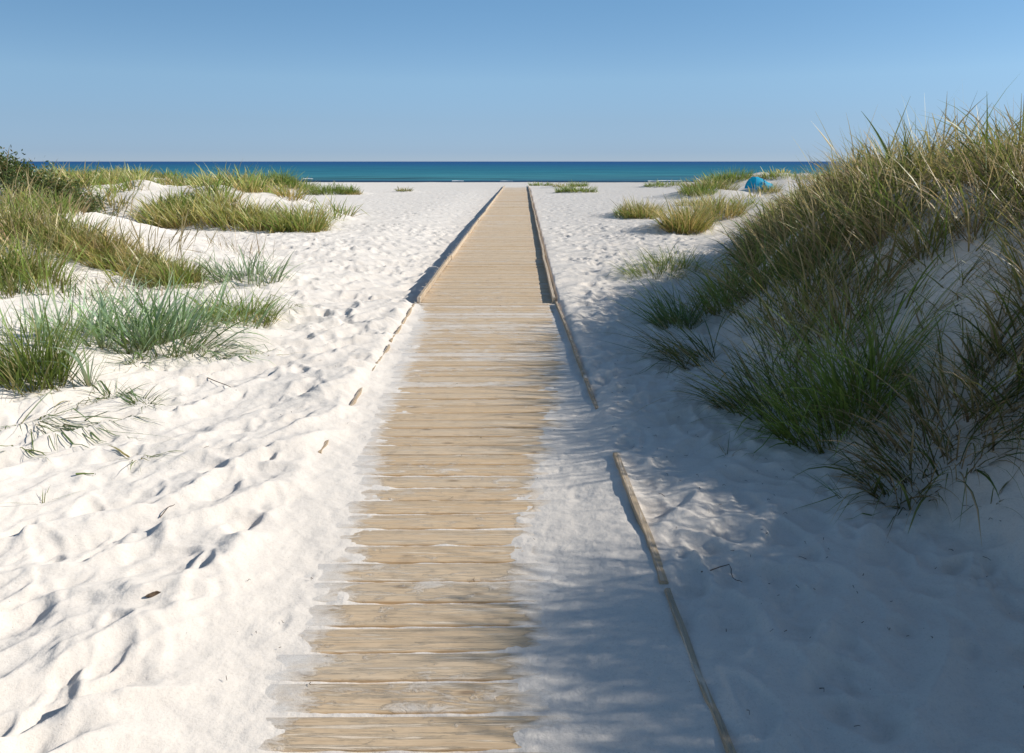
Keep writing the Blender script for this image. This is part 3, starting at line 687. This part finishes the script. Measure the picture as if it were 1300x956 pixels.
# middle left dune
c = []
while len(c) < 380:
    x, y_ = rng.uniform(-19, -4.6), rng.uniform(18.2, 34)
    hh = float(h_base(x, y_))
    if hh < .16 + .12 * perlin(x * .7, y_ * .7): continue
    m = perlin(x * .42 + 2.0, y_ * .5)
    if m < -.17 and y_ < 27: continue
    if hides(BARE_VALLEY, x, y_, .3) or hides(BARE_CREST, x, y_, .2): continue
    c.append((x, y_))
c += along(g((200, 280), (250, 283), (300, 282), (340, 287), (375, 294), (400, 290)), 70, [.3] * 6)
P = mass(c, 58, .50, (['gold', 'olive', 'fresh'], [.48, .30, .22]), lambda d: .0011 * d, size=.34, droop=.65, gain=1.5, spread=.7)
o = grass_obj('dune_grass', P)
tag(o, 'golden green grass covering the rounded middle dune at left', 'dune grass', kind='stuff')
# far left and far right ridges
c = []
while len(c) < 190:
    x, y_ = rng.uniform(-32, -11.5), rng.uniform(27, 46)
    if float(h_base(x, y_)) < .3 or perlin(x * .3, y_ * .3) < -.12: continue
    c.append((x, y_))
P = mass(c, 80, .44, (['fresh', 'olive', 'gold'], [.5, .35, .15]), lambda d: .0009 * d, size=.5, droop=.65, gain=1.3, spread=.65)
o = grass_obj('dune_grass', P); tag(o, 'green grass on the far left dunes just below the horizon', 'dune grass', kind='stuff')
c = []
while len(c) < 150:
    x, y_ = rng.uniform(6.5, 30), rng.uniform(19, 56); hh = float(h_base(x, y_))
    if hh < .28 or x / y_ > .75: continue
    if y_ > 30 and perlin(x * .35, y_ * .35) < .02: continue
    if ((x - 13.6) / 2.2) ** 2 + ((y_ - 41) / 4) ** 2 < 1: continue
    if y_ > 38 and y_ < 46 and .27 < x / y_ < .40: continue
    c.append((x, y_))
P = mass(c, 80, .45, (['olive', 'gold', 'fresh'], [.45, .30, .25]), lambda d: .0009 * d, size=.45, droop=.65, gain=1.25, spread=.65)
o = grass_obj('dune_grass', P); tag(o, 'pale olive grass on the low dunes beyond the right dune', 'dune grass', kind='stuff')

# ------------------------------------------------------------------ shrub on the left dune
def tube(pts, r0, r1, n=5):
    pts = np.array(pts, float); V = []; F = []
    for i, p in enumerate(pts):
        d = pts[min(i + 1, len(pts) - 1)] - pts[max(i - 1, 0)]; d /= np.linalg.norm(d) + 1e-9
        a = np.cross(d, (.31, .2, .93)); a /= np.linalg.norm(a) + 1e-9; b = np.cross(d, a); r = r0 + (r1 - r0) * i / (len(pts) - 1)
        for k in range(n):
            t = k / n * 6.2832; V.append(p + (a * math.cos(t) + b * math.sin(t)) * r)
    for i in range(len(pts) - 1):
        for k in range(n): F.append((i * n + k, i * n + (k + 1) % n, (i + 1) * n + (k + 1) % n, (i + 1) * n + k))
    return np.array(V), np.array(F)
def join(gs):
    b = 0; V = []; F = []
    for v, f in gs: V.append(v); F.append(np.asarray(f) + b); b += len(v)
    return np.concatenate(V), np.concatenate(F)
def shrub(px_list, dist_y, label, top, nb, seedv):
    r = np.random.default_rng(seedv); x0 = np.mean(px_list[0]); root = np.array([x0, dist_y, float(h_base(x0, dist_y))])
    e = empty('shrub', root); e['base'] = root.tolist(); tag(e, label, 'shrub')
    tubes = []; LV = []; LC = []
    for i in range(nb):
        x = r.uniform(*px_list[0]); y_ = dist_y + r.normal(0, .55); z = float(h_base(x, y_)) - .05
        hgt = np.interp(x, [px_list[0][0], px_list[0][0] + (px_list[0][1] - px_list[0][0]) * .7, px_list[0][1]], [top, top * 1.0, top * .85]) * r.uniform(.7, 1.12)
        lean = r.normal(0, .25, 2); p = np.array([x, y_, z]); pts = [p.copy()]
        for k in range(5):
            p = p + np.array([lean[0] * .2 + r.normal(0, .035), lean[1] * .2 + r.normal(0, .035), hgt / 5]); pts.append(p.copy())
        tubes.append(tube(pts, .012, .003))
        for q in range(85):
            t = r.uniform(.25, 1.05) * 4.99; k = int(min(t, 4)); c = pts[k] + (pts[k + 1] - pts[k]) * (t - k) + r.normal(0, .075, 3)
            d = r.normal(0, 1, 3); d[2] = abs(d[2]) * .8 + .3; d /= np.linalg.norm(d); s = np.cross(d, r.normal(0, 1, 3)); s /= np.linalg.norm(s)
            L, w = r.uniform(.05, .09), r.uniform(.010, .016)
            LV.append([c, c + d * L * .5 + s * w, c + d * L, c + d * L * .5 - s * w])
            col = np.array([.08, .115, .028]) * r.uniform(.6, 1.5)
            if r.random() < .18: col = np.array([.20, .14, .045]) * r.uniform(.7, 1.2)
            LC.append([col] * 4)
    V, F = join(tubes); tag(mesh_obj('branches', V, F, M_BARK, loc=tuple(root), parent=e), kind='stuff')
    LV = np.array(LV).reshape(-1, 3); mesh_obj('foliage', LV, np.arange(len(LV)).reshape(-1, 4), M_LEAF, loc=tuple(root), parent=e, attrs={'Col': np.array(LC).reshape(-1, 3)}, smooth=False)
    return e
sp = ground_at(60, 250); sy = float(min(sp[1], 15.3))
shrub((((-40 - 650) / 940 * sy, (108 - 650) / 940 * sy),), sy, 'dark green leafy shrub on the left dune against the sea', .48, 300, 5)

# ------------------------------------------------------------------ beach tent
def tent():
    p = ground_at(960, 243); x0, y0 = p[0] - .05, p[1] + .4; z0 = float(h_full(x0 + .6, y0)) - .03
    e = empty('beach_tent', (x0 + .6, y0, z0)); e['base'] = [x0 + .6, y0, z0]
    tag(e, 'small turquoise beach shelter half hidden by grass on the right', 'tent')
    # vaulted canopy: hooped ribs of falling height, open to the left front
    K = .72
    ribs = [(dx * K, hh * K, dp * K) for dx, hh, dp in [(.00, .86, .55), (.30, .84, .62), (.62, .70, .64), (.95, .50, .60), (1.25, .40, .52), (1.45, .10, .40)]]
    n = 13; V = []
    for (dx, hh, dep) in ribs:
        for k in range(n):
            a = math.pi * k / (n - 1); V.append((x0 + dx + .18 * K * math.cos(a) * (1 if dx < .5 * K else .2) - .26 * K * (1 - math.sin(a)) * (dx < .2 * K), y0 - dep * math.cos(a), z0 + hh * math.sin(a) ** .75 + .02 * K * math.sin(k * 2.1 + dx * 7)))
    F = [(i * n + k, (i + 1) * n + k, (i + 1) * n + k + 1, i * n + k + 1) for i in range(len(ribs) - 1) for k in range(n - 1)]
    mesh_obj('canopy', V, F, M_TENT, loc=(x0 + .6, y0, z0), parent=e)
    # draped side panel, darker, and the groundsheet flap
    V = []; F = []
    for i in range(7):
        s = i / 6; V += [(x0 + .33 + s * .27, y0 - .43 - .03 * math.sin(i * 2), z0 + .02), (x0 + .31 + s * .22, y0 - .39 - .03 * math.cos(i * 1.7), z0 + .40 - .14 * s)]
    F = [(2 * i, 2 * i + 2, 2 * i + 3, 2 * i + 1) for i in range(6)]
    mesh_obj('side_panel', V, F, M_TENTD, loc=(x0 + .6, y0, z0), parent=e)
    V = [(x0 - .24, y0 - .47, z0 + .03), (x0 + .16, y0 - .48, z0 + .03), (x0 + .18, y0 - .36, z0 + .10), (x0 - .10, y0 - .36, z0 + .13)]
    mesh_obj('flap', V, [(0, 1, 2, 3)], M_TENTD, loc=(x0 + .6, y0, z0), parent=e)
    for dx, hh, dep in (ribs[0], ribs[2]):
        pts = [(x0 + dx + .18 * K * math.cos(math.pi * k / 12) * (1 if dx < .5 * K else .2) - .26 * K * (1 - math.sin(math.pi * k / 12)) * (dx < .2 * K), y0 - (dep + .01) * math.cos(math.pi * k / 12), z0 + .012 + hh * math.sin(math.pi * k / 12) ** .75) for k in range(13)]
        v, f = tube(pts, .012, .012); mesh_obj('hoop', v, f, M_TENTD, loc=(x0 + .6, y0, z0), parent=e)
tent()

# ------------------------------------------------------------------ twigs and scraps
def twig(px_pts, label, r=.004, lift=.01, name='twig'):
    pts = [ground_at(*q) + np.array([0, 0, lift * (1 + .8 * math.sin(i * 2.0))]) for i, q in enumerate(px_pts)]
    fine = []
    for a, b in zip(pts[:-1], pts[1:]):
        for s in (0, .33, .66): fine.append(a + (b - a) * s + rng.normal(0, .003, 3))
    fine.append(pts[-1]); V, F = tube(fine, r, r * .45)
    return tag(mesh_obj(name, V, F, M_TWIG, loc=tuple(pts[0])), label, 'twig')
twig([(890, 727), (924, 722), (932, 735), (942, 741)], 'thin bent dark twig on the shaded sand right of the path', .0025)
twig([(263, 482), (285, 490), (300, 496)], 'reddish root lying on sand below the sweeping green tuft', .004)
twig([(205, 658), (214, 648), (222, 641)], 'short thin brown twig lying on the left foreground sand', .0025)
twig([(98, 604), (120, 605)], 'single flat green blade fallen on the left sand', .006, name='fallen_blade').data.materials[0] = mat_plain('green_blade', (.14, .19, .05), .6)
# a lump of driftwood bark in the left foreground
def chip():
    p = ground_at(193, 760); V = []; n = 9; m = 6
    for i in range(n):
        s = i / (n - 1); r = .012 * math.sin(math.pi * (.08 + .86 * s)) ** .6
        for k in range(m):
            a = k / m * 6.283; V.append(p + np.array([(s - .5) * .028 + .01 * math.cos(a), .02 * s + math.cos(a) * r * (1 + .3 * rng.random()), .012 + math.sin(a) * r * .75 * (1 + .25 * rng.random())]))
    F = [(i * m + k, i * m + (k + 1) % m, (i + 1) * m + (k + 1) % m, (i + 1) * m + k) for i in range(n - 1) for k in range(m)]
    tag(mesh_obj('bark_lump', V, F, M_TWIG, loc=tuple(p), smooth=False), 'small dark lump of bark half sunk in a left foreground sand ridge', 'driftwood')
chip()
# uncountable scraps of reed and weed
def scraps():
    gs = []
    for _ in range(300):
        if rng.random() < .6: x, y_ = rng.uniform(.7, 2.6), rng.uniform(1.8, 6)
        else: x, y_ = rng.uniform(-4.5, 1.5), rng.uniform(1.9, 9)
        z = float(h_full(x, y_)) + .012; a = rng.uniform(0, 6.28); L = rng.uniform(.006, .022) * (1 if rng.random() < .9 else 2)
        d = np.array([math.cos(a), math.sin(a), 0]); p = np.array([x, y_, z])
        gs.append(tube([p - d * L / 2, p + np.array([0, 0, .004]) + rng.normal(0, .003, 3), p + d * L / 2], rng.uniform(.0009, .0018), .0008, 4))
    V, F = join(gs); o = mesh_obj('plant_debris', V, F, M_TWIG)
    tag(o, 'fine dark scraps of reed and weed strewn over the sand', 'debris', kind='stuff')
scraps()

# ------------------------------------------------------------------ light, sky, camera
w = bpy.data.worlds.new('World'); scene.world = w; w.use_nodes = True
nt = w.node_tree; bg = nt.nodes['Background']
sky = nt.nodes.new('ShaderNodeTexSky'); sky.sky_type = 'NISHITA'; sky.sun_disc = False
sky.sun_elevation = R(SUN_EL); sky.sun_rotation = R(SUN_AZ); sky.altitude = 0; sky.air_density = .6; sky.dust_density = 0; sky.ozone_density = 6
# haze: the clear sky pales and greys towards the horizon
geo = nt.nodes.new('ShaderNodeTexCoord'); sep = nt.nodes.new('ShaderNodeSeparateXYZ'); nt.links.new(geo.outputs['Generated'], sep.inputs[0])
hr = nt.nodes.new('ShaderNodeValToRGB'); nt.links.new(sep.outputs['Z'], hr.inputs[0]); cr = hr.color_ramp
stops = [(0, (.275, .275, .325)), (.012, (.28, .278, .32)), (.05, (.41, .365, .34)), (.10, (.585, .515, .415)), (.19, (.60, .60, .485)), (.42, (.76, .65, .49))]
while len(cr.elements) < len(stops): cr.elements.new(.5)
for e, (p, c) in zip(cr.elements, stops): e.position = p; e.color = (*c, 1)
mul = nt.nodes.new('ShaderNodeVectorMath'); mul.operation = 'MULTIPLY'; nt.links.new(sky.outputs[0], mul.inputs[0]); nt.links.new(hr.outputs[0], mul.inputs[1])
xr = nt.nodes.new('ShaderNodeMapRange'); nt.links.new(sep.outputs['X'], xr.inputs[0]); xr.interpolation_type = 'SMOOTHSTEP'
for i, v in enumerate((-.75, .05, .70, 1.0)): xr.inputs[i + 1].default_value = v
even = nt.nodes.new('ShaderNodeVectorMath'); even.operation = 'SCALE'; nt.links.new(mul.outputs[0], even.inputs[0]); nt.links.new(xr.outputs[0], even.inputs['Scale'])
scl = nt.nodes.new('ShaderNodeVectorMath'); scl.operation = 'SCALE'; nt.links.new(even.outputs[0], scl.inputs[0]); scl.inputs['Scale'].default_value = 2.0
nt.links.new(scl.outputs[0], bg.inputs[0]); bg.inputs[1].default_value = .15
sd = bpy.data.lights.new('sun', 'SUN'); sd.energy = 4.8; sd.angle = R(.55); sd.color = (1, .955, .88)
so = bpy.data.objects.new('sun', sd); COL.objects.link(so)
so.rotation_euler = (R(90 - SUN_EL), 0, R(180 - SUN_AZ)); so.location = (20, -3, 15)

cam = bpy.data.cameras.new('camera'); co = bpy.data.objects.new('camera', cam); COL.objects.link(co)
cam.sensor_width = 36; cam.lens = F_PX / 1300 * 36; cam.shift_y = -45 / 1300; cam.clip_end = 100000; cam.clip_start = .05
co.location = tuple(EYE); co.rotation_euler = (math.pi / 2 - PITCH, 0, 0)
scene.camera = co
scene.view_settings.view_transform = 'Standard'; scene.view_settings.look = 'None'; scene.view_settings.exposure = 0
scene.cycles.max_bounces = 6; scene.cycles.transparent_max_bounces = 4
